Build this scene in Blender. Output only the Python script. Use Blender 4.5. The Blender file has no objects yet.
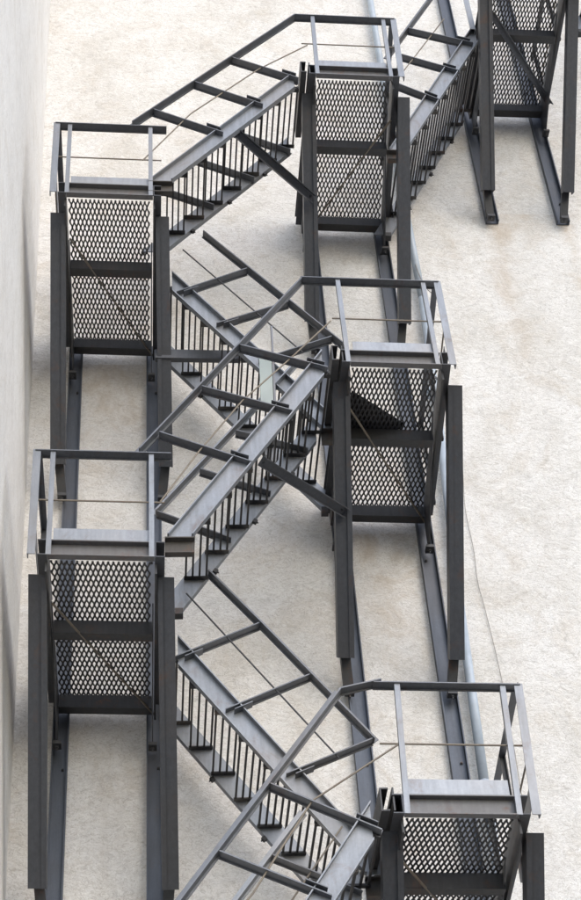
import bpy, bmesh, math, random
from mathutils import Vector, Matrix
random.seed(4)
scene = bpy.context.scene
COL = scene.collection

# ------------------------------------------------------------------ camera frame
CAM_LOC = Vector((0.623626, -9.961507, -4.639345))
# ------------------------------------------------------------------ materials
def new_mat(name):
    m = bpy.data.materials.new(name); m.use_nodes = True
    nt = m.node_tree; nt.nodes.clear()
    out = nt.nodes.new('ShaderNodeOutputMaterial'); b = nt.nodes.new('ShaderNodeBsdfPrincipled')
    nt.links.new(b.outputs[0], out.inputs[0])
    return m, nt, b

def noise(nt, vec, scale, detail=6, rough=.6, dist=0.0):
    n = nt.nodes.new('ShaderNodeTexNoise'); n.inputs['Scale'].default_value = scale
    n.inputs['Detail'].default_value = detail; n.inputs['Roughness'].default_value = rough
    n.inputs['Distortion'].default_value = dist
    nt.links.new(vec, n.inputs['Vector']); return n.outputs['Fac']

def ramp(nt, fac, stops):
    r = nt.nodes.new('ShaderNodeValToRGB'); e = r.color_ramp.elements
    while len(e) < len(stops): e.new(.5)
    for i, (p, c) in enumerate(stops):
        e[i].position = p; e[i].color = (*c, 1) if len(c) == 3 else c
    nt.links.new(fac, r.inputs[0]); return r.outputs[0]

def mix(nt, fac, a, b, mode='MIX'):
    n = nt.nodes.new('ShaderNodeMix'); n.data_type = 'RGBA'; n.blend_type = mode
    if isinstance(fac, (int, float)): n.inputs[0].default_value = fac
    else: nt.links.new(fac, n.inputs[0])
    for i, x in ((6, a), (7, b)):
        if isinstance(x, tuple): n.inputs[i].default_value = (*x, 1)
        else: nt.links.new(x, n.inputs[i])
    return n.outputs[2]

def mapping(nt, scale, rot=(0, 0, 0), world=True):
    if world:
        g = nt.nodes.new('ShaderNodeNewGeometry'); v = g.outputs['Position']
    else:
        g = nt.nodes.new('ShaderNodeTexCoord'); v = g.outputs['Object']
    m = nt.nodes.new('ShaderNodeMapping'); m.inputs['Scale'].default_value = scale; m.inputs['Rotation'].default_value = rot
    nt.links.new(v, m.inputs[0]); return m.outputs[0]

def steel(name, base, rust_amt=.5, metal=.55, rough=.42):
    m, nt, b = new_mat(name)
    v = mapping(nt, (1, 1, 1)); vs = mapping(nt, (9, 9, 1.2))
    n1 = noise(nt, v, 3.5, 8, .65); n2 = noise(nt, vs, 4, 6, .6); n3 = noise(nt, v, 60, 4, .7)
    lo = tuple(c*.86 for c in base); hi = tuple(min(1, c*1.14) for c in base)
    c = ramp(nt, n2, [(.3, lo), (.7, hi)])
    c = mix(nt, ramp(nt, n3, [(.35, (.0, .0, .0)), (.75, (.3, .3, .3))]), c, tuple(c_*.6 for c_ in base))
    nb = noise(nt, v, .9, 4, .6)                   # whole members weather brown or stay blue-grey
    lum = sum(base)/3
    c = mix(nt, ramp(nt, nb, [(.47, (0, 0, 0)), (.62, (.3,)*3)]), c, (lum*1.08, lum*.97, lum*.86))
    # rust blooms and runs
    r1 = noise(nt, v, 5.5, 9, .75, .6)
    rm = ramp(nt, r1, [(.575-.06*rust_amt, (0, 0, 0)), (.70, (min(1, rust_amt*1.3),)*3)])
    c = mix(nt, rm, c, ramp(nt, n3, [(.3, (.05, .022, .010)), (.7, (.20, .085, .035))]))
    nt.links.new(c, b.inputs['Base Color'])
    inv = nt.nodes.new('ShaderNodeMath'); inv.operation = 'MULTIPLY_ADD'
    nt.links.new(rm, inv.inputs[0]); inv.inputs[1].default_value = -metal; inv.inputs[2].default_value = metal
    nt.links.new(inv.outputs[0], b.inputs['Metallic'])
    rr = nt.nodes.new('ShaderNodeMath'); rr.operation = 'MULTIPLY_ADD'
    nt.links.new(n1, rr.inputs[0]); rr.inputs[1].default_value = .3; rr.inputs[2].default_value = rough-.12
    nt.links.new(rr.outputs[0], b.inputs['Roughness'])
    bp = nt.nodes.new('ShaderNodeBump'); bp.inputs['Strength'].default_value = .25; bp.inputs['Distance'].default_value = .002
    nt.links.new(n3, bp.inputs['Height']); nt.links.new(bp.outputs[0], b.inputs['Normal'])
    return m

M_STEEL = steel('painted_steel', (.25, .268, .295), .3, .6, .46)
M_TOE = steel('toe_plate_steel', (.29, .31, .34), .25, .5, .45)
M_RAIL = steel('rail_steel', (.15, .16, .178), .3, .5, .42)
M_EDGE = steel('shaded_rusty_edge_steel', (.155, .155, .16), .5, .4, .5)  # rusty paint, base darkened to carry the shade on the front channel web
M_FOOT = steel('rusty_bracket_steel', (.085, .078, .072), .5, .3, .6)
M_TREAD = steel('tread_steel', (.035, .035, .037), .25, .25, .5)
M_GRATE = steel('grate_steel', (.065, .066, .070), .2, .2, .55)
M_DARK = steel('dark_steel', (.060, .062, .066), .4, .3, .5)
M_BRACE = steel('brace_steel', (.078, .083, .094), .3, .4, .46)
M_ROD = steel('rusty_rod', (.22, .19, .15), .45, .3, .5)
M_CHAN = steel('channel_steel', (.085, .097, .12), .15, .45, .45)

def band(nt, fac, c, w, amt):             # thin line where a noise crosses c
    return ramp(nt, fac, [(c-w, (0, 0, 0)), (c-w*.3, (amt,)*3), (c+w*.3, (amt,)*3), (c+w, (0, 0, 0))])

def plaster(name, c_hi, c_mid, c_stain, stretch, bump, runs=()):
    m, nt, b = new_mat(name)
    v = mapping(nt, (1, 1, 1)); vb = mapping(nt, stretch)
    big = noise(nt, v, .8, 12, .68, .5); med = noise(nt, v, 2.1, 14, .74, 1.0)
    fine = noise(nt, vb, 13, 8, .72, 1.2); strokes = noise(nt, vb, 7.5, 5, .6, 3.2); strokes2 = noise(nt, vb, 15, 3, .55, 3.5); grit = noise(nt, v, 70, 6, .75)
    c = ramp(nt, big, [(.40, c_mid), (.54, c_hi)])
    c = mix(nt, ramp(nt, med, [(.50, (0, 0, 0)), (.66, (.55,)*3)]), c, c_stain)
    dark = tuple(x*.60 for x in c_stain)
    c = mix(nt, ramp(nt, fine, [(.36, (.42,)*3), (.48, (0, 0, 0))]), c, tuple(x*.72 for x in c_mid))
    c = mix(nt, ramp(nt, fine, [(.54, (0, 0, 0)), (.68, (.6,)*3)]), c, tuple(min(.88, x*1.10) for x in c_hi))
    c = mix(nt, band(nt, strokes, .5, .016, .5), c, dark)
    c = mix(nt, band(nt, strokes2, .46, .02, .42), c, dark)
    c = mix(nt, band(nt, strokes2, .60, .02, .40), c, tuple(min(.9, x*1.15) for x in c_hi))
    vr = mapping(nt, (2.2, 2.2, .16)); run = noise(nt, vr, 2.2, 10, .72, .2)
    c = mix(nt, ramp(nt, run, [(.56, (0, 0, 0)), (.76, (.24,)*3)]), c, tuple(x*.9 for x in c_stain))
    c = mix(nt, ramp(nt, grit, [(.27, (.6,)*3), (.40, (0, 0, 0))]), c, (.26, .23, .20))
    c = mix(nt, ramp(nt, grit, [(.56, (0, 0, 0)), (.70, (.5,)*3)]), c, (.86, .86, .85))
    # rust washed down the wall from the steel ends: (x, z top, half width, length)
    if runs:
        g = nt.nodes.new('ShaderNodeNewGeometry'); sp = nt.nodes.new('ShaderNodeSeparateXYZ'); nt.links.new(g.outputs['Position'], sp.inputs[0])
        wob = noise(nt, v, 1.7, 4, .6)
        def M(op, a, b_=None, cl=False):
            n = nt.nodes.new('ShaderNodeMath'); n.operation = op; n.use_clamp = cl
            for k, q in enumerate((a, b_)):
                if q is None: continue
                if isinstance(q, (int, float)): n.inputs[k].default_value = q
                else: nt.links.new(q, n.inputs[k])
            return n.outputs[0]
        for (x0, zt, hw, ln) in runs:
            dxn = M('ABSOLUTE', M('SUBTRACT', M('ADD', sp.outputs[0], M('MULTIPLY', M('SUBTRACT', wob, .5), .35)), x0))
            mx = M('SUBTRACT', 1.0, M('DIVIDE', dxn, hw), True)
            dz = M('SUBTRACT', zt, sp.outputs[2])
            mz = M('MULTIPLY', M('GREATER_THAN', dz, 0.0), M('SUBTRACT', 1.0, M('DIVIDE', dz, ln), True))
            k = M('MULTIPLY', M('MULTIPLY', mx, mz), M('MULTIPLY', ramp(nt, med, [(.38, (.1,)*3), (.58, (1,)*3)]), .75), True)
            c = mix(nt, k, c, (.52, .44, .355))
    nt.links.new(c, b.inputs['Base Color']); b.inputs['Roughness'].default_value = .93
    b.inputs['Specular IOR Level'].default_value = .2
    def add(a, wa, b_):
        n = nt.nodes.new('ShaderNodeMath'); n.operation = 'MULTIPLY_ADD'; nt.links.new(a, n.inputs[0]); n.inputs[1].default_value = wa
        if isinstance(b_, float): n.inputs[2].default_value = b_
        else: nt.links.new(b_, n.inputs[2])
        return n.outputs[0]
    h = add(fine, 1.0, add(grit, .25, add(strokes, .5, add(med, 1.2, 0.0))))
    bp = nt.nodes.new('ShaderNodeBump'); bp.inputs['Strength'].default_value = bump; bp.inputs['Distance'].default_value = .02
    nt.links.new(h, bp.inputs['Height']); nt.links.new(bp.outputs[0], b.inputs['Normal'])
    return m
M_WALL = plaster('rough_plaster', (.785, .772, .75), (.68, .66, .625), (.57, .51, .435), (.75, 1, 1.2), .6,
                 [(3.98, 7.36, .16, 2.6), (4.68, 7.36, .13, 1.8), (2.2, 5.2, .3, 2.2), (.36, 5.4, .5, 1.6), (2.5, 3.5, .45, 2.0), (4.3, 7.5, .55, .5)])
M_SIDE = plaster('smooth_plaster', (.86, .845, .82), (.79, .77, .74), (.66, .62, .56), (2.2, 2.2, .45), .6)

def plain(name, col, rough=.5, metal=0.0, var=.2):
    m, nt, b = new_mat(name)
    n = noise(nt, mapping(nt, (1, 1, 1)), 9, 7, .65)
    c = ramp(nt, n, [(.3, tuple(x*(1-var) for x in col)), (.7, tuple(min(1, x*(1+var)) for x in col))])
    nt.links.new(c, b.inputs['Base Color']); b.inputs['Roughness'].default_value = rough; b.inputs['Metallic'].default_value = metal
    return m
M_PIPE = plain('pipe_paint', (.40, .46, .53), .35, 0, .12)
M_CABLE = plain('cable_rubber', (.22, .20, .18), .6)
M_GROUND = plain('ground_concrete', (.13, .125, .12), .9)
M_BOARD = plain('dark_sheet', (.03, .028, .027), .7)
m, nt, b = new_mat('clear_sheet'); M_CLEAR = m
b.inputs['Base Color'].default_value = (.55, .63, .62, 1); b.inputs['Roughness'].default_value = .25
b.inputs['Transmission Weight'].default_value = .5; b.inputs['IOR'].default_value = 1.35

# ------------------------------------------------------------------ geometry helpers
def obj(name, bm, mat, parent=None, smooth=False):
    bmesh.ops.recalc_face_normals(bm, faces=bm.faces)
    me = bpy.data.meshes.new(name); bm.to_mesh(me); bm.free()
    me.materials.append(mat)
    if smooth:
        for p in me.polygons: p.use_smooth = True
    o = bpy.data.objects.new(name, me); COL.objects.link(o)
    if parent: o.parent = parent
    return o

def tag(o, label, cat, group=None, kind=None):
    o['label'] = label; o['category'] = cat
    if group: o['group'] = group
    if kind: o['kind'] = kind
    return o

def empty(name, loc, label, cat, group=None):
    o = bpy.data.objects.new(name, None); COL.objects.link(o); o.location = loc; o.empty_display_size = .2
    return tag(o, label, cat, group)

def sweep(bm, prof, p0, p1, a, cuts=(None, None)):
    """profile (x along a, y along d x a) swept p0 -> p1; cuts: plane normals for the two ends"""
    p0, p1, a = Vector(p0), Vector(p1), Vector(a)
    d = (p1-p0).normalized(); a = (a - d*a.dot(d)).normalized(); b = d.cross(a)
    rings = []
    for p, n in ((p0, cuts[0]), (p1, cuts[1])):
        ring = []
        for x, y in prof:
            q = p + a*x + b*y
            if n is not None:
                n_ = Vector(n); q = q - d*((q-p).dot(n_)/d.dot(n_))
            ring.append(bm.verts.new(q))
        rings.append(ring)
    k = len(prof)
    for i in range(k):
        j = (i+1) % k
        bm.faces.new((rings[0][i], rings[0][j], rings[1][j], rings[1][i]))
    bm.faces.new(rings[0][::-1]); bm.faces.new(rings[1])
    return bm

def C_prof(h, w, t=.008, lo=None):      # web on x=0, flanges towards +x
    return [(0, -h/2), (w, -h/2), (w, -h/2+t), (t, -h/2+t), (t, h/2-t), (w, h/2-t), (w, h/2), (0, h/2)]
def L_prof(w, h, t=.006):
    return [(0, 0), (w, 0), (w, t), (t, t), (t, h), (0, h)]
def L2_prof(w, h, t=.006):           # upright leg at the far end of the flat leg
    return [(0, 0), (w-t, 0), (w-t, -.011), (w, -.011), (w, h), (w-t, h), (w-t, t), (0, t)]
def R_prof(w, h): return [(-w/2, -h/2), (w/2, -h/2), (w/2, h/2), (-w/2, h/2)]
def circ(r, n=10): return [(r*math.cos(2*math.pi*i/n), r*math.sin(2*math.pi*i/n)) for i in range(n)]
def box(bm, x0, x1, y0, y1, z0, z1):
    return sweep(bm, R_prof(x1-x0, y1-y0), ((x0+x1)/2, (y0+y1)/2, z0), ((x0+x1)/2, (y0+y1)/2, z1), (1, 0, 0))
def rod(bm, p0, p1, r, n=10):
    d = Vector(p1)-Vector(p0); a = (0, 0, 1) if abs(d.normalized().z) < .9 else (1, 0, 0)
    return sweep(bm, circ(r, n), p0, p1, a)
def bolt(bm, p, axis, r=.014, h=.014):
    p = Vector(p); axis = Vector(axis).normalized(); rod(bm, p, p+axis*h, r, 6); rod(bm, p+axis*h*.9, p+axis*(h*2.1), r*.5, 8)

NB = bmesh.new
DO, DM, DW = 1.72, 1.07, .18

# ------------------------------------------------------------------ expanded metal grate (local coords: z=0 underside)
def grate(name, fx, x1f, y0, y1, parent, zc=.006):
    """expanded metal: staggered long diamonds, long way along y; fx(y) = (left x, right x)"""
    bm = NB(); px, py = .0325, .116
    rows = int(round((y1-y0)/(py/2))); h = (y1-y0)/rows
    xl, xr = fx; nc = int(round((xr-xl)/px)); 
    def X(u, y):                      # u in 0..nc
        w = (xr + x1f*(y-y0)) - xl
        return xl + w*u/nc
    t = .006; sw = .0058
    def strand(u0, ya, u1, yb, up):
        x0, x1 = X(u0, ya), X(u1, yb)
        z0, z1 = (zc-.003, zc+.004) if up else (zc+.004, zc-.003)
        v = []
        for x, y, z in ((x0, ya, z0), (x1, yb, z1)):
            for dx, dz in ((-sw, -t/2), (sw, -t/2), (sw, t/2), (-sw, t/2)):
                v.append(bm.verts.new((x+dx, y, z+dz)))
        for i in range(4):
            j = (i+1) % 4
            bm.faces.new((v[i], v[j], v[4+j], v[4+i]))
    for r in range(rows):
        ya, yb = y0+r*h, y0+(r+1)*h
        kn = h*.24                    # solid knuckle where the strands meet
        for c in range(nc+1):
            off = .5 if r % 2 else 0.0
            u = c + off
            if u > nc: continue
            # each node at row start splits to the two half-offset nodes of the next row
            for s in (-.5, .5):
                if 0 <= u+s <= nc: strand(u, ya+kn, u+s, yb-kn+kn, s > 0)
            x = X(u, ya)
            vv = []
            for dy in (-kn, kn):
                for dx, dz in ((-sw*1.25, -t/2), (sw*1.25, -t/2), (sw*1.25, t/2), (-sw*1.25, t/2)):
                    vv.append(bm.verts.new((x+dx, min(max(ya+dy, y0), y1), zc+dz)))
            for i in range(4):
                j = (i+1) % 4
                bm.faces.new((vv[i], vv[j], vv[4+j], vv[4+i]))
            bm.faces.new(vv[:4]); bm.faces.new(vv[4:])
    return obj(name, bm, M_GRATE, parent)

# ------------------------------------------------------------------ landing
LG = 'landings of the steel fire escape'
def landing(x0, w, z, side, label, splay=0.0, tilt=.035, bx=((-.072, -.067), (.755, .785)), xstart=-.31, rod_rev=False, flatbar=False, posts=None, extra=None, xcorner=None, lean=0.0):
    """x0: left edge of the floor, side: -1 closed end on the left, +1 closed end on the right"""
    T = empty('stair_landing', (x0, 0, z), label, 'landing', LG)
    before = set(bpy.data.objects)
    grate('floor_grate', (.02, w-.03), splay/(DO-DW), -DO+.02, -DW+.02, T)
    BH = .125
    # front edge channel, open outwards
    bm = NB(); sweep(bm, C_prof(BH, .05, .008), (.0, -DO, BH/2), (w, -DO, BH/2), (0, -1, 0)); obj('edge_beam', bm, M_EDGE, T)
    bm = NB(); sweep(bm, R_prof(.006, .112), (.03, -DO-.02, BH+.058), (w-.03, -DO-.02, BH+.058), (0, 1, 0)); obj('toe_plate', bm, M_TOE, T)
    for y, ww in ((-DM, 0), (-DW, 0)):
        xr = w-.012 + splay*(y+DO)/DO
        bm = NB(); sweep(bm, C_prof(.105, .085, .008), (.012, y, -.053), (xr, y, -.053), (0, 1, 0)); obj('cross_beam', bm, M_DARK, T)
    # side beams: channels open away from the floor, plus an inner angle
    for s, xs in ((-1, -.004), (1, w+.004)):
        sp = splay if s > 0 else 0
        bm = NB(); sweep(bm, C_prof(BH, .062, .007), (xs, -DO-.05, BH/2), (xs+sp, -.07, BH/2), (s, 0, 0))
        o = obj('side_beam', bm, M_BRACE, T)
        bm = NB(); sweep(bm, R_prof(.014, .13), (xs+.006*s, -DO+.02, -.02), (xs+sp+.006*s, -.075, -.07), (1, 0, 0)); obj('side_plate', bm, M_DARK, o)
        # tapering web plate and wall bolt
        bm = NB(); xg = xs - .012*s
        xa, xb = xg, xg+sp
        pts = [(xa+.01*sp, -1.30, -.02), (xb, -.075, -.02), (xb, -.075, -.36), (xb, -.135, -.36)]
        v = [bm.verts.new((px_+dx, py_, pz_)) for dx in (-.004, .004) for px_, py_, pz_ in pts]
        bm.faces.new(v[:4]); bm.faces.new(v[4:][::-1])
        for i in range(4): j = (i+1) % 4; bm.faces.new((v[i], v[j], v[4+j], v[4+i]))
        g = obj('gusset_plate', bm, M_BRACE, T)
        bm = NB(); box(bm, xb-.03, xb+.03, -.15, -.065, -.385, -.36); bolt(bm, (xb, -.11, -.385), (0, 0, -1)); obj('bolt', bm, M_DARK, g)
        # knee brace: channel, web outwards
        xc, xcb = bx[0 if s < 0 else 1]
        wbr = .120 if s < 0 else .108
        pT = Vector((xc, -DO+.16, 0.0)); pB = Vector((xcb, -.30, -1.56))
        d = (pB-pT).normalized()
        bm = NB(); sweep(bm, C_prof(wbr, .10, .009), pT, pB, (0, 1, 0), ((0, 0, 1), d))
        an = Vector((0, 1, 0)); an = (an-d*an.dot(d)).normalized()
        sweep(bm, R_prof(wbr*.30, .005), pT-an*.0028+Vector((-s*wbr*.35, 0, -.02)), pB-an*.0028+Vector((-s*wbr*.35, 0, 0)), (1, 0, 0), ((0, 0, 1), d))
        k = obj('knee_brace', bm, M_BRACE, T)
        # foot: narrow tail bolted to the wall channel
        bm = NB(); sweep(bm, C_prof(.07, .05, .008), pB+Vector((0, .03, .12)), (pB.x-.03*s, -.10, -1.70), (0, 1, 0)); 
        box(bm, pB.x-.03*s-.035, pB.x-.03*s+.035, -.13, -.062, -1.735, -1.705); bolt(bm, (pB.x-.03*s, -.10, -1.735), (0, 0, -1))
        obj('brace_foot', bm, M_DARK, k)
        bm = NB()
        for zz in (.15, .26, .37): bolt(bm, pT+d*zz+Vector((.035*s, 0, 0)), (0, -1, -.8), .008, .006)
        bm.free()
    # diagonal tie under the floor
    bm = NB()
    xa, xb = (0.02, w+splay*.9) if not rod_rev else (w+.02, .1)
    if flatbar: sweep(bm, L_prof(.055, .05, .007), (xa, -1.33, -.10), (xb+.05, -.3, -.12), (0, -1, -1)); tm = M_RAIL
    else: rod(bm, (xa, -1.38, -.10), (xb, -.10 if not rod_rev else -.2, -.10), .0085); tm = M_ROD
    obj('tie_rod', bm, tm, T)
    # railing: front handrail, side handrail, posts, mid rail
    H = .885; yr = -DO-.052
    xo = -.115 if side < 0 else (xcorner or w+.075)
    ln = lean
    xi = w+.115 if side < 0 else xstart
    bm = NB()
    ends = sorted((xo, xi))
    sweep(bm, L2_prof(.074, .045, .007), (ends[0], yr-.012, H), (ends[1], yr-.012, H), (0, 1, 0))
    sweep(bm, L_prof(.045, .045), (xo-.02*0, yr+.03, H-.002), (xo+(splay if side > 0 else 0), -.12, H-.002), (-side, 0, 0))
    R_ = obj('railing', bm, M_RAIL, T)
    px = posts or ((-.013, w-.035) if side < 0 else (-.03, w-.055))
    for x in px:
        bm = NB(); sweep(bm, L_prof(.034, .034, .006), (x-ln, yr, 0.0), (x, yr, H), (1, 0, 0)); obj('rail_post', bm, M_STEEL, R_)
    bm = NB(); sweep(bm, L_prof(.05*side, .045, .006) if False else R_prof(.05, .007), (xo-.012*side-ln, yr, 0.0), (xo-.012*side, yr, H+.012), (1, 0, 0))
    sweep(bm, R_prof(.007, .05), (xo+.012*side-ln, yr+.022, 0.0), (xo+.012*side, yr+.022, H+.012), (1, 0, 0)); obj('corner_post', bm, M_STEEL, R_)
    for yy in (-.95, -.2):
        bm = NB(); sweep(bm, L_prof(.034, .034, .006), (xo+(splay if side > 0 else 0)*(yy+DO)/DO, yy, 0), (xo+(splay if side > 0 else 0)*(yy+DO)/DO, yy, H), (-side, 0, 0)); obj('rail_post', bm, M_DARK, R_)
    # toe plate on the closed side
    bm = NB(); sweep(bm, R_prof(.006, .112), (xo-.03*side, -DO, BH+.058), (xo-.03*side+(splay if side > 0 else 0), -.12, BH+.058), (1, 0, 0)); obj('toe_plate', bm, M_TOE, T)
    bm = NB(); hm = .47
    xm = (xo, w+.07) if side < 0 else (-.10, xo)
    rod(bm, (xm[0], yr+.02, hm), (xm[1], yr+.02, hm), .0062)
    rod(bm, (xo, yr+.02, hm), (xo+(splay if side > 0 else 0), -.12, hm), .0062)
    obj('mid_rail', bm, M_ROD, R_)
    if extra: extra(T, R_)
    for o in set(bpy.data.objects)-before:          # the landings hang a little low on their right side
        if o.type == 'MESH':
            for v in o.data.vertices: v.co.z -= tilt*v.co.x
    return T

# ------------------------------------------------------------------ stair flight
FG = 'flights of the steel fire escape'
def flight(A, B, yf, yb, label, n, step0, rail='both', rail_line=None, post_pts=None, mid_line=None, tread_lift=.10, back_rail=None, foot=True, back_posts=True, yfl=.05):
    """A, B: (x, z) of the lower edge line, bottom and top; yf front stringer plane, yb back stringer plane"""
    T = empty('stair_flight', (A[0], yf, A[1]), label, 'stair flight', FG)
    ox, oy, oz = A[0], yf, A[1]
    def W(x, y, z): return Vector((x-ox, y-oy, z-oz))
    dx, dz = B[0]-A[0], B[1]-A[1]; L = math.hypot(dx, dz); ux, uz = dx/L, dz/L
    s = 1 if dx > 0 else -1
    nx, nz = -uz*s, ux*s            # up-normal of the slope
    hs = .14
    ca = (A[0]+nx*hs/2, A[1]+nz*hs/2); cb = (B[0]+nx*hs/2, B[1]+nz*hs/2)
    # front stringer: channel open towards the viewer, cut level at the foot, plumb at the head
    bm = NB(); sweep(bm, C_prof(hs, yfl, .008), W(ca[0], yf, ca[1]), W(cb[0], yf, cb[1]), (0, -1, 0), ((0, 0, 1), (1, 0, 0))); fs = obj('stringer', bm, M_STEEL, T)
    bm = NB(); sweep(bm, C_prof(hs, .05, .008), W(ca[0]-ux*.11, yb, ca[1]-uz*.11), W(cb[0], yb, cb[1]), (0, 1, 0), ((0, 0, 1), (1, 0, 0))); bs = obj('stringer', bm, M_STEEL, T)
    if foot:
        bm = NB(); sweep(bm, C_prof(.13, .052, .008), W(A[0]+nx*hs*.5-.10*s, yf, A[1]-.065+.01), W(A[0]+nx*hs*.5+.09*s, yf, A[1]-.065+.01), (0, -1, 0)); obj('foot_bracket', bm, M_FOOT, fs)
        bm = NB(); box(bm, *sorted((-.085*s, -.03*s)), yb-oy-.02, yb-oy+.045, -.105, -.055); obj('foot_bracket', bm, M_DARK, bs)
    for k in (.18, .46, .74):
        q = W(A[0]+dx*k, yb+.012, A[1]+dz*k); bm = NB(); sweep(bm, R_prof(.03, .03), q, q-Vector((nx, 0, nz))*.028, (0, 1, 0)); bolt(bm, q-Vector((nx, 0, nz))*.02, (-nx, 0, -nz), .010, .01); obj('bolt', bm, M_TREAD, bs)
    # treads
    sx = dx/n; sz = dz/n
    for i in range(n):
        cx = A[0]+sx*(i+step0); cz = A[1]+(cx-A[0])*dz/dx + tread_lift
        w = .165; bm = NB()
        for k in range(4):
            x = cx-w/2+.012+k*(w-.024)/3
            sweep(bm, R_prof(.013, .024), W(x, yf+.004, cz+.016), W(x, yb-.004, cz+.016), (1, 0, 0))
        sweep(bm, R_prof(w, .012), W(cx, yf+.01, cz+.022), W(cx, yf+.05, cz+.022), (1, 0, 0))
        t = obj('tread', bm, M_TREAD, T)
        for yy, q in ((yf+.012, 1), (yb-.004, -1)):
            bm = NB(); sweep(bm, L_prof(.038, .030, .006), W(cx-w/2, yy, cz-.002) if q > 0 else W(cx+w/2, yy, cz-.002), W(cx+w/2, yy, cz-.002) if q > 0 else W(cx-w/2, yy, cz-.002), (0, q, 0))
            bolt(bm, W(cx, yy+q*.02, cz), (0, 0, -1), .006, .005)
            obj('tread_bracket', bm, M_FOOT if (i*7+q) % 3 == 0 else M_TREAD, t)
    def build_rail(y, line, pts, mid, name='railing', mrail=M_RAIL, mtop=None):
        bm = NB()
        for (q0, q1) in zip(line[:-1], line[1:]):
            n_ = Vector((-(q1[1]-q0[1]), 0, (q1[0]-q0[0]))).normalized()
            if q0[0] > q1[0]: q0, q1 = q1, q0      # keeps the upright leg above
            sweep(bm, L2_prof(.074, .045, .009), W(q0[0], y-.012, q0[1]), W(q1[0], y-.012, q1[1]), (0, 1, 0))
        r = obj(name, bm, mtop or M_RAIL, T)
        for (tx, tz), (bx_, bz) in pts:
            bm = NB(); 
            e0, e1 = W(tx, y+.0, tz), W(bx_, y+.0, bz)
            if e0.x > e1.x: e0, e1 = e1, e0
            sweep(bm, L2_prof(.076, .040, .008), e0, e1, (0, 1, 0))
            obj('rail_post', bm, mrail, r)
            if y < yf+.2:
                bm = NB(); d = Vector((tx-bx_, 0, tz-bz)).normalized()
                p = W(bx_, y+.02, bz); sweep(bm, R_prof(.07, .006), p+d*.04+Vector((ux*s, 0, uz*s))*.03, p+d*.17+Vector((ux*s, 0, uz*s))*.03, (0, 1, 0)); obj('foot_bracket', bm, M_RAIL, r)
        if mid:
            bm = NB()
            for q0, q1 in zip(mid[:-1], mid[1:]): rod(bm, W(q0[0], y+.02, q0[1]), W(q1[0], y+.02, q1[1]), .006)
            obj('mid_rail', bm, M_ROD if s > 0 else M_DARK, r)
        return r
    if rail_line: build_rail(yf-.055, rail_line, post_pts, mid_line)
    if back_rail: build_rail(yb-.06, *back_rail)
    return T

# ------------------------------------------------------------------ setting
bm = NB(); g = 400
v = [bm.verts.new(p) for p in ((-g, -g, 0), (g, -g, 0), (g, g, 0), (-g, g, 0))]; bm.faces.new(v)
GZ = CAM_LOC.z-1.6
gr = obj('ground', bm, M_GROUND); gr.location.z = GZ; gr['kind'] = 'structure'
gr['label'] = 'concrete ground below the fire escape'

bm = NB(); box(bm, -1.2, 16, 0, .4, GZ-.2, 24)
w = obj('plaster_wall', bm, M_WALL); tag(w, 'rough off-white plastered wall carrying the fire escape, with brown stains', 'wall')
# side wall, its face leaning a little
bm = NB()
def sx_(z): return -.285-.0115*z
v = [bm.verts.new(p) for p in ((sx_(GZ-.2), -7, GZ-.2), (sx_(GZ-.2), -.003, GZ-.2), (sx_(24), -.003, 24), (sx_(24), -7, 24),
                               (-1.1, -7, GZ-.2), (-1.1, -.003, GZ-.2), (-1.1, -.003, 24), (-1.1, -7, 24))]
for f in ((0, 1, 2, 3), (4, 7, 6, 5), (0, 3, 7, 4), (1, 5, 6, 2), (3, 2, 6, 7), (0, 4, 5, 1)): bm.faces.new([v[i] for i in f])
w = obj('side_wall', bm, M_SIDE); tag(w, 'smooth white rendered side wall at the left edge, square to the main wall', 'wall')

# wall channels
def wall_channel(xc, wd, z0, z1, label):
    bm = NB(); sweep(bm, C_prof(wd, .055, .009), (xc, -.004, z0), (xc, -.004, z1), (0, -1, 0))
    o = obj('wall_channel', bm, M_CHAN); tag(o, label, 'steel channel', 'upright channels bolted to the wall')
    z = z0+.30; k = 0
    while z < z1-.2:
        bm = NB(); bolt(bm, (xc+(-.02 if k % 2 else .022), -.013, z), (0, -1, 0), .011, .010); obj('bolt', bm, M_DARK, o)
        z += 1.83; k += 1
    return o
wall_channel(.026, .115, GZ, 5.62, 'grey wall channel behind the outer ends of the lefthand landings, beside the side wall'.replace('lefthand ', 'two left '))
wall_channel(.690, .120, GZ, 5.62, 'grey wall channel behind the stair ends of the two left landings')
wall_channel(2.165, .130, GZ, 7.35, 'grey wall channel behind the stair ends of the three middle landings')
wall_channel(2.840, .125, GZ, 7.35, 'grey wall channel next to the pale blue pipe')
wall_channel(3.945, .125, 7.34, 14, 'short-ended wall channel under the top right landing, nearer the stairs')
wall_channel(4.640, .125, 7.34, 14, 'short-ended wall channel under the top right landing, farthest from the stairs')

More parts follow.
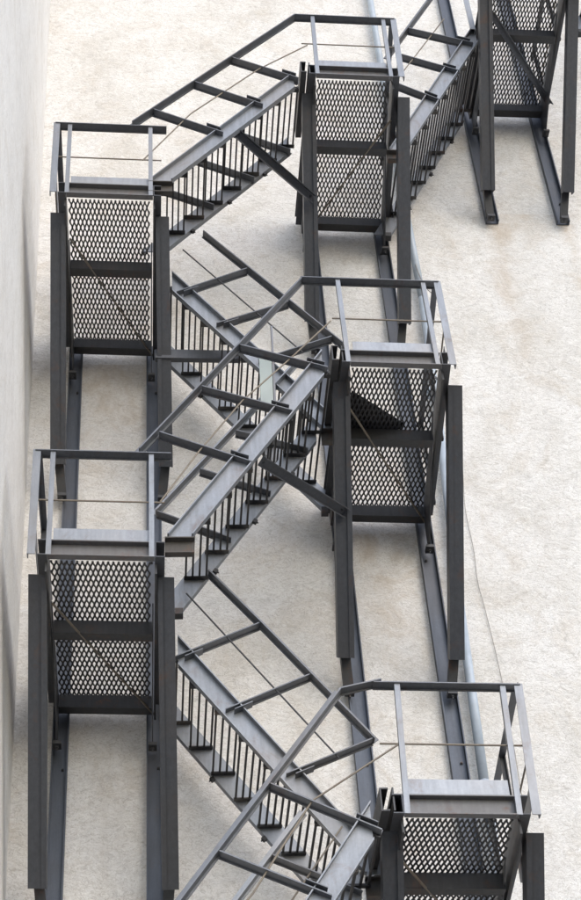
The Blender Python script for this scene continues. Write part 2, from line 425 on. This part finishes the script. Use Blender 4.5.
# ------------------------------------------------------------------ landings
ZL1, ZL2, ZL3, ZR0, ZR1, ZR2, ZT = 5.54, 1.90, -1.75, 7.215, 3.66, 0.0, 9.05
landing(0, .68, ZL1, -1, 'upper left landing with a corner railing, near the side wall')
landing(0, .68, ZL2, -1, 'lower left landing with a rusty front edge beam')
landing(2.10, .66, ZR0, 1, 'top middle landing with fine mesh floor and a bent handrail at its stair side', splay=.09, rod_rev=True, xcorner=.77, lean=.015, posts=(.008, .650), xstart=-.135, bx=((-.05, -.03), (.786, .782)))
landing(2.10, .66, ZR1, 1, 'middle landing with a dark sheet on its mesh floor', splay=.09, xcorner=.742, lean=-.01, posts=(-.045, .606), bx=((-.05, -.03), (.786, .782)))
landing(2.10, .66, ZR2, 1, 'lowest landing at the bottom right corner of the stairs', splay=.09, xcorner=.80, lean=.03, posts=(.027, .675), xstart=-.10, bx=((-.05, -.03), (.786, .782)))
def t_extra(T, R_):
    bm = NB(); sweep(bm, R_prof(.05, .008), (-.14, -1.13, -.12), (-.14, -1.13, .885), (1, 0, 0)); sweep(bm, R_prof(.008, .05), (-.112, -1.10, -.12), (-.112, -1.10, .885), (1, 0, 0)); obj('rail_post', bm, M_TOE, R_)
landing(3.945, .69, ZT, 1, 'highest landing, at the top right edge, with a flat diagonal tie', splay=.05, tilt=.02, flatbar=True, bx=((-.062, -.055), (.80, .72)), extra=t_extra)

# ------------------------------------------------------------------ flights
def lift(pts, dx, dz): return [(x+dx, z+dz) for x, z in pts]
# outer lane
def outer(A, B, label, rl, posts, mid, br, bp, bm_, bmat=None, n=7, st=.42):
    return flight(A, B, -DO, -DM, label, n, st, rail_line=rl, post_pts=posts, mid_line=mid, back_rail=(br, bp, bm_, 'railing', M_RAIL, bmat or M_STEEL))
outer((.906, 2.03), (1.955, 3.625), 'stair flight rising from the lower left landing to the middle landing',
      [(.585, 2.80), (1.80, 4.545)], [((.716, 2.965), (1.34, 2.690)), ((1.018, 3.405), (1.645, 3.170)), ((1.29, 3.83), (1.925, 3.600))],
      [(.72, 2.35), (.985, 2.80), (1.30, 3.28), (1.66, 3.70), (1.985, 4.10)],
      [(.70, 2.80), (1.80, 4.32)], [((.70, 2.80), (1.22, 2.55)), ((1.015, 3.20), (1.52, 2.98)), ((1.29, 3.58), (1.82, 3.40))], None)
outer((.800, 5.69), (1.955, 7.085), 'stair flight rising from the upper left landing to the top middle landing',
      [(.517, 6.46), (1.785, 7.895), (1.965, 8.10)], [((.675, 6.655), (1.26, 6.350)), ((1.025, 7.06), (1.61, 6.75)), ((1.363, 7.43), (1.935, 7.140))],
      [(.60, 5.98), (1.0, 6.62), (1.6, 7.28), (2.05, 7.66)],
      [(.60, 6.34), (1.80, 7.76)], [((.70, 6.45), (1.20, 6.20)), ((1.04, 6.85), (1.56, 6.58)), ((1.38, 7.26), (1.90, 6.98))], None)
outer((.906, -1.62), (1.965, -.075), 'lowest stair flight, climbing out of the bottom of the picture to the lowest landing'.replace('the picture', 'view'),
      [(.40, -1.08), (1.80, .845), (2.05, .905)], [((.72, -.65), (1.30, -.95)), ((1.03, -.215), (1.64, -.50)), ((1.33, .21), (1.955, -.105))],
      [(.75, -1.02), (1.21, -.465), (1.385, -.19), (1.575, .10), (2.12, .47)],
      [(.72, -.78), (1.605, .40)], [((.72, -.78), (1.2, -1.0)), ((1.03, -.36), (1.5, -.60)), ((1.38, .10), (1.9, -.15))],
      [(1.1, -.73), (1.82, .29)], M_TOE)
# inner lane
def inner(A, B, label, rl, posts, mid, n=8, st=.5, yb=-.27, yf=-DM, yfl=.05):
    return flight(A, B, yf, yb, label, n, st, rail_line=rl, post_pts=posts, mid_line=mid, yfl=yfl)
inner((1.965, -.06), (.78, 1.575), 'dark stair flight rising from the lowest landing to the lower left landing along the wall',
      [(2.075, .90), (1.40, 1.81), (1.05, 2.265)], [((1.39, 1.821), (.828, 1.556)), ((1.706, 1.404), (1.139, 1.139)), ((2.072, .906), (1.502, .659))], [(1.84, .775), (.90, 2.085)])
inner((1.965, 3.60), (.78, 5.205), 'dark stair flight rising from the middle landing to the upper left landing along the wall',
      [(2.18, 4.50), (1.10, 5.85)], [((1.452, 5.397), (.875, 5.105)), ((1.77, 5.0), (1.184, 4.74)), ((2.09, 4.60), (1.50, 4.33))], [(1.85, 4.43), (.93, 5.64)])
inner((2.93, 7.00), (3.90, 8.88), 'stair flight rising from the top middle landing to the highest landing',
      [(2.93, 8.48), (3.42, 9.42), (3.62, 9.80)], [((3.162, 8.944), (3.78, 8.715)), ((3.04, 8.50), (3.58, 8.248)), ((2.95, 8.03), (3.34, 7.775))], [(3.0, 8.15), (3.55, 9.14)], n=8, yb=-.2)
outer((4.97, 9.10), (6.01, 10.63), 'stair flight starting at the right of the highest landing, mostly out of view',
      [(4.6, 9.9), (5.8, 11.6)], [((4.72, 10.05), (5.3, 9.78)), ((5.3, 10.9), (5.85, 10.6))], None,
      [(4.7, 9.85), (5.8, 11.4)], [((4.72, 9.9), (5.25, 9.65))], None)

# ------------------------------------------------------------------ loose braces between flights and knee braces (top-level: bolted bars)
def brace_bar(p0, p1, label, w=.075):
    p0, p1 = Vector(p0), Vector(p1)
    o = empty('cross_brace', p0, label, 'brace', 'horizontal braces tying flights to knee braces')
    bm = NB(); sweep(bm, C_prof(w, .05, .008), (0, 0, 0), p1-p0, (0, -1, -1) if abs((p1-p0).y) > .2 else (0, 1, 0)); obj('bar', bm, M_BRACE, o)
    bm = NB(); d = (p1-p0).normalized()
    for q in (d*.03, (p1-p0)-d*.03): bolt(bm, q, (0, -1, -.6), .012, .01)
    obj('bolt', bm, M_DARK, o)
brace_bar((1.374, -1.70, 6.44), (2.07, -1.00, 6.46), 'diagonal brace under the upper flight, running to the top middle knee brace')
brace_bar((1.405, -1.70, 2.765), (2.06, -.96, 2.93), 'diagonal brace from the flight below the middle landing to its knee brace')
brace_bar((.70, -.86, 4.665), (1.38, -.86, 4.655), 'level bar from the knee brace of the upper left landing to the dark flight', .095)

# end channels where the outer flights land (part of each landing side)
for z, lab in ((ZR0, 'top middle'), (ZR1, 'middle'), (ZR2, 'lowest')):
    bm = NB(); sweep(bm, C_prof(.15, .05, .009), (1.965, -DO-.055, z+.09), (1.965, -DM+.0, z+.09), (1, 0, 0))
    sweep(bm, R_prof(.01, .15), (2.045, -DO-.04, z+.10), (2.045, -DM, z+.10), (1, 0, 0))
    o = obj('end_channel', bm, M_DARK)
    for T in [t for t in COL.objects if t.name.startswith('stair_landing')]:
        if abs(T.location.z-z) < .01:
            o.parent = T; o.matrix_parent_inverse = Matrix.Translation(-T.location)

# ------------------------------------------------------------------ pipe, cable, sheet, strip
bm = NB()
pts = [(3.105, -.075, 14), (3.10, -.075, 8), (3.125, -.075, 6.2), (3.09, -.075, 4.6), (3.02, -.075, 2.8), (2.99, -.075, 1.2), (2.97, -.075, GZ)]
for a_, b_ in zip(pts[:-1], pts[1:]): rod(bm, a_, b_, .036, 16)
o = obj('drain_pipe', bm, M_PIPE, smooth=True); tag(o, 'pale blue painted pipe running up the wall behind the middle landings', 'pipe')
for z in (13, 8.4, 5.15, .9, -1.8):
    xx = None
    for a_, b_ in zip(pts[:-1], pts[1:]):
        if b_[2] <= z <= a_[2]: xx = a_[0]+(b_[0]-a_[0])*(z-a_[2])/(b_[2]-a_[2])
    bm = NB(); rod(bm, (xx, -.075, z-.014), (xx, -.075, z+.014), .043, 16); box(bm, xx-.008, xx+.008, -.05, -.001, z-.012, z+.012); obj('pipe_clip', bm, M_DARK, o)
bm = NB(); rod(bm, (3.01, -.16, 4.95), (3.08, -.16, 4.93), .036, 16); rod(bm, (3.01, -.16, 4.96), (3.01, -.10, 4.90), .036, 16); obj('elbow', bm, M_PIPE, o, True)

def wire(name, pts, r, label, cat):
    bm = NB(); P = [Vector(p) for p in pts]; Q = []
    for i in range(len(P)-1):                       # Catmull-Rom through the points
        a, b_, c, d = P[max(i-1, 0)], P[i], P[i+1], P[min(i+2, len(P)-1)]
        for k in range(6):
            t = k/6; Q.append(.5*((2*b_)+(c-a)*t+(2*a-5*b_+4*c-d)*t*t+(3*b_-a-3*c+d)*t**3))
    Q.append(P[-1]); prev = None
    for i, q in enumerate(Q):
        d = (Q[min(i+1, len(Q)-1)]-Q[max(i-1, 0)]).normalized(); a = Vector((1, 0, 0)) if abs(d.x) < .9 else Vector((0, 1, 0))
        a = (a-d*a.dot(d)).normalized(); b_ = d.cross(a)
        ring = [bm.verts.new(q+a*r*math.cos(t_)+b_*r*math.sin(t_)) for t_ in (k*math.pi/3 for k in range(6))]
        if prev:
            for k in range(6): bm.faces.new((prev[k], prev[(k+1) % 6], ring[(k+1) % 6], ring[k]))
        prev = ring
    return tag(obj(name, bm, M_CABLE, smooth=True), label, cat)
wire('cable', [(3.245, -.012, 4.4), (3.24, -.012, 4.166), (3.205, -.012, 3.75), (3.216, -.012, 3.318), (3.205, -.012, 3.0), (3.226, -.012, 2.728), (3.256, -.012, 2.173), (3.262, -.012, 1.6), (3.25, -.012, .6), (3.23, -.012, -.8), (3.2, -.012, GZ)], .0022,
     'thin dark wire hanging down the bare wall right of the pipe', 'cable')
wire('cable', [(3.10, -.03, 7.4), (3.11, -.06, 6.8), (3.09, -.30, 6.2), (3.0, -.95, 5.3), (2.85, -1.75, 4.56)], .004, 'thin dark wire slung from the pipe to the railing corner of the middle landing', 'cable')

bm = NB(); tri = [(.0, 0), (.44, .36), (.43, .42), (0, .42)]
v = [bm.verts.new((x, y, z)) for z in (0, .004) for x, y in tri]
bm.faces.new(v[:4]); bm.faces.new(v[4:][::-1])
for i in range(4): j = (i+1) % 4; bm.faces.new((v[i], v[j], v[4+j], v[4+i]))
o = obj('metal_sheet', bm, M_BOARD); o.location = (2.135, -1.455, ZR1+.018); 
tag(o, 'dark pointed sheet lying on the mesh floor of the middle landing', 'sheet')

bm = NB(); sweep(bm, R_prof(.100, .006), (1.520, -1.30, 3.66), (1.530, -1.31, 4.22), (1, .25, 0))
o = obj('glass_strip', bm, M_CLEAR); tag(o, 'narrow translucent grey-green glass strip standing behind the flight to the middle landing', 'glass strip')
bm = NB(); sweep(bm, R_prof(.016, .012), (1.578, -1.29, 3.62), (1.595, -1.30, 4.52), (1, .25, 0)); obj('edge_strip', bm, M_RAIL, o)

# ------------------------------------------------------------------ camera, light, world
cam_d = bpy.data.cameras.new('camera'); cam = bpy.data.objects.new('camera', cam_d); COL.objects.link(cam)
rt_, up_, fw_ = Vector((0.996054, -0.06591, -0.059441)), Vector((-0.000299, -0.672212, 0.740358)), Vector((0.088754, 0.737419, 0.669579))
cam.matrix_world = Matrix.LocRotScale(CAM_LOC, Matrix((rt_, up_, -fw_)).transposed().to_quaternion(), None)
LENS = 43.3499
cam_d.sensor_fit = 'VERTICAL'; cam_d.sensor_height = 24; cam_d.sensor_width = 24*581/900; cam_d.lens = LENS
cam_d.clip_end = 2000; cam_d.clip_start = .05
scene.camera = cam

SUN = Vector((.62, -1.0, .72)).normalized()
el = math.asin(SUN.z); az = math.atan2(SUN.x, SUN.y)
world = bpy.data.worlds.new('World'); scene.world = world; world.use_nodes = True
nt = world.node_tree; nt.nodes.clear()
wo = nt.nodes.new('ShaderNodeOutputWorld'); bg = nt.nodes.new('ShaderNodeBackground'); sky = nt.nodes.new('ShaderNodeTexSky')
sky.sky_type = 'NISHITA'; sky.sun_disc = False; sky.sun_elevation = el; sky.sun_rotation = az
sky.air_density = 1.0; sky.dust_density = 1.1; sky.ozone_density = 1.0
bg.inputs[1].default_value = .15
nt.links.new(sky.outputs[0], bg.inputs[0]); nt.links.new(bg.outputs[0], wo.inputs[0])
ld = bpy.data.lights.new('sun', 'SUN'); ld.energy = .75; ld.angle = math.radians(80); ld.color = (1, .96, .91)
lo = bpy.data.objects.new('sun', ld); COL.objects.link(lo); lo.rotation_euler = SUN.to_track_quat('Z', 'Y').to_euler(); lo.location = (4, -8, 12)
vs_ = scene.view_settings; vs_.view_transform = 'Standard'; vs_.look = 'None'; vs_.exposure = .95; vs_.gamma = 1; vs_.use_curve_mapping = False
scene.cycles.max_bounces = 8
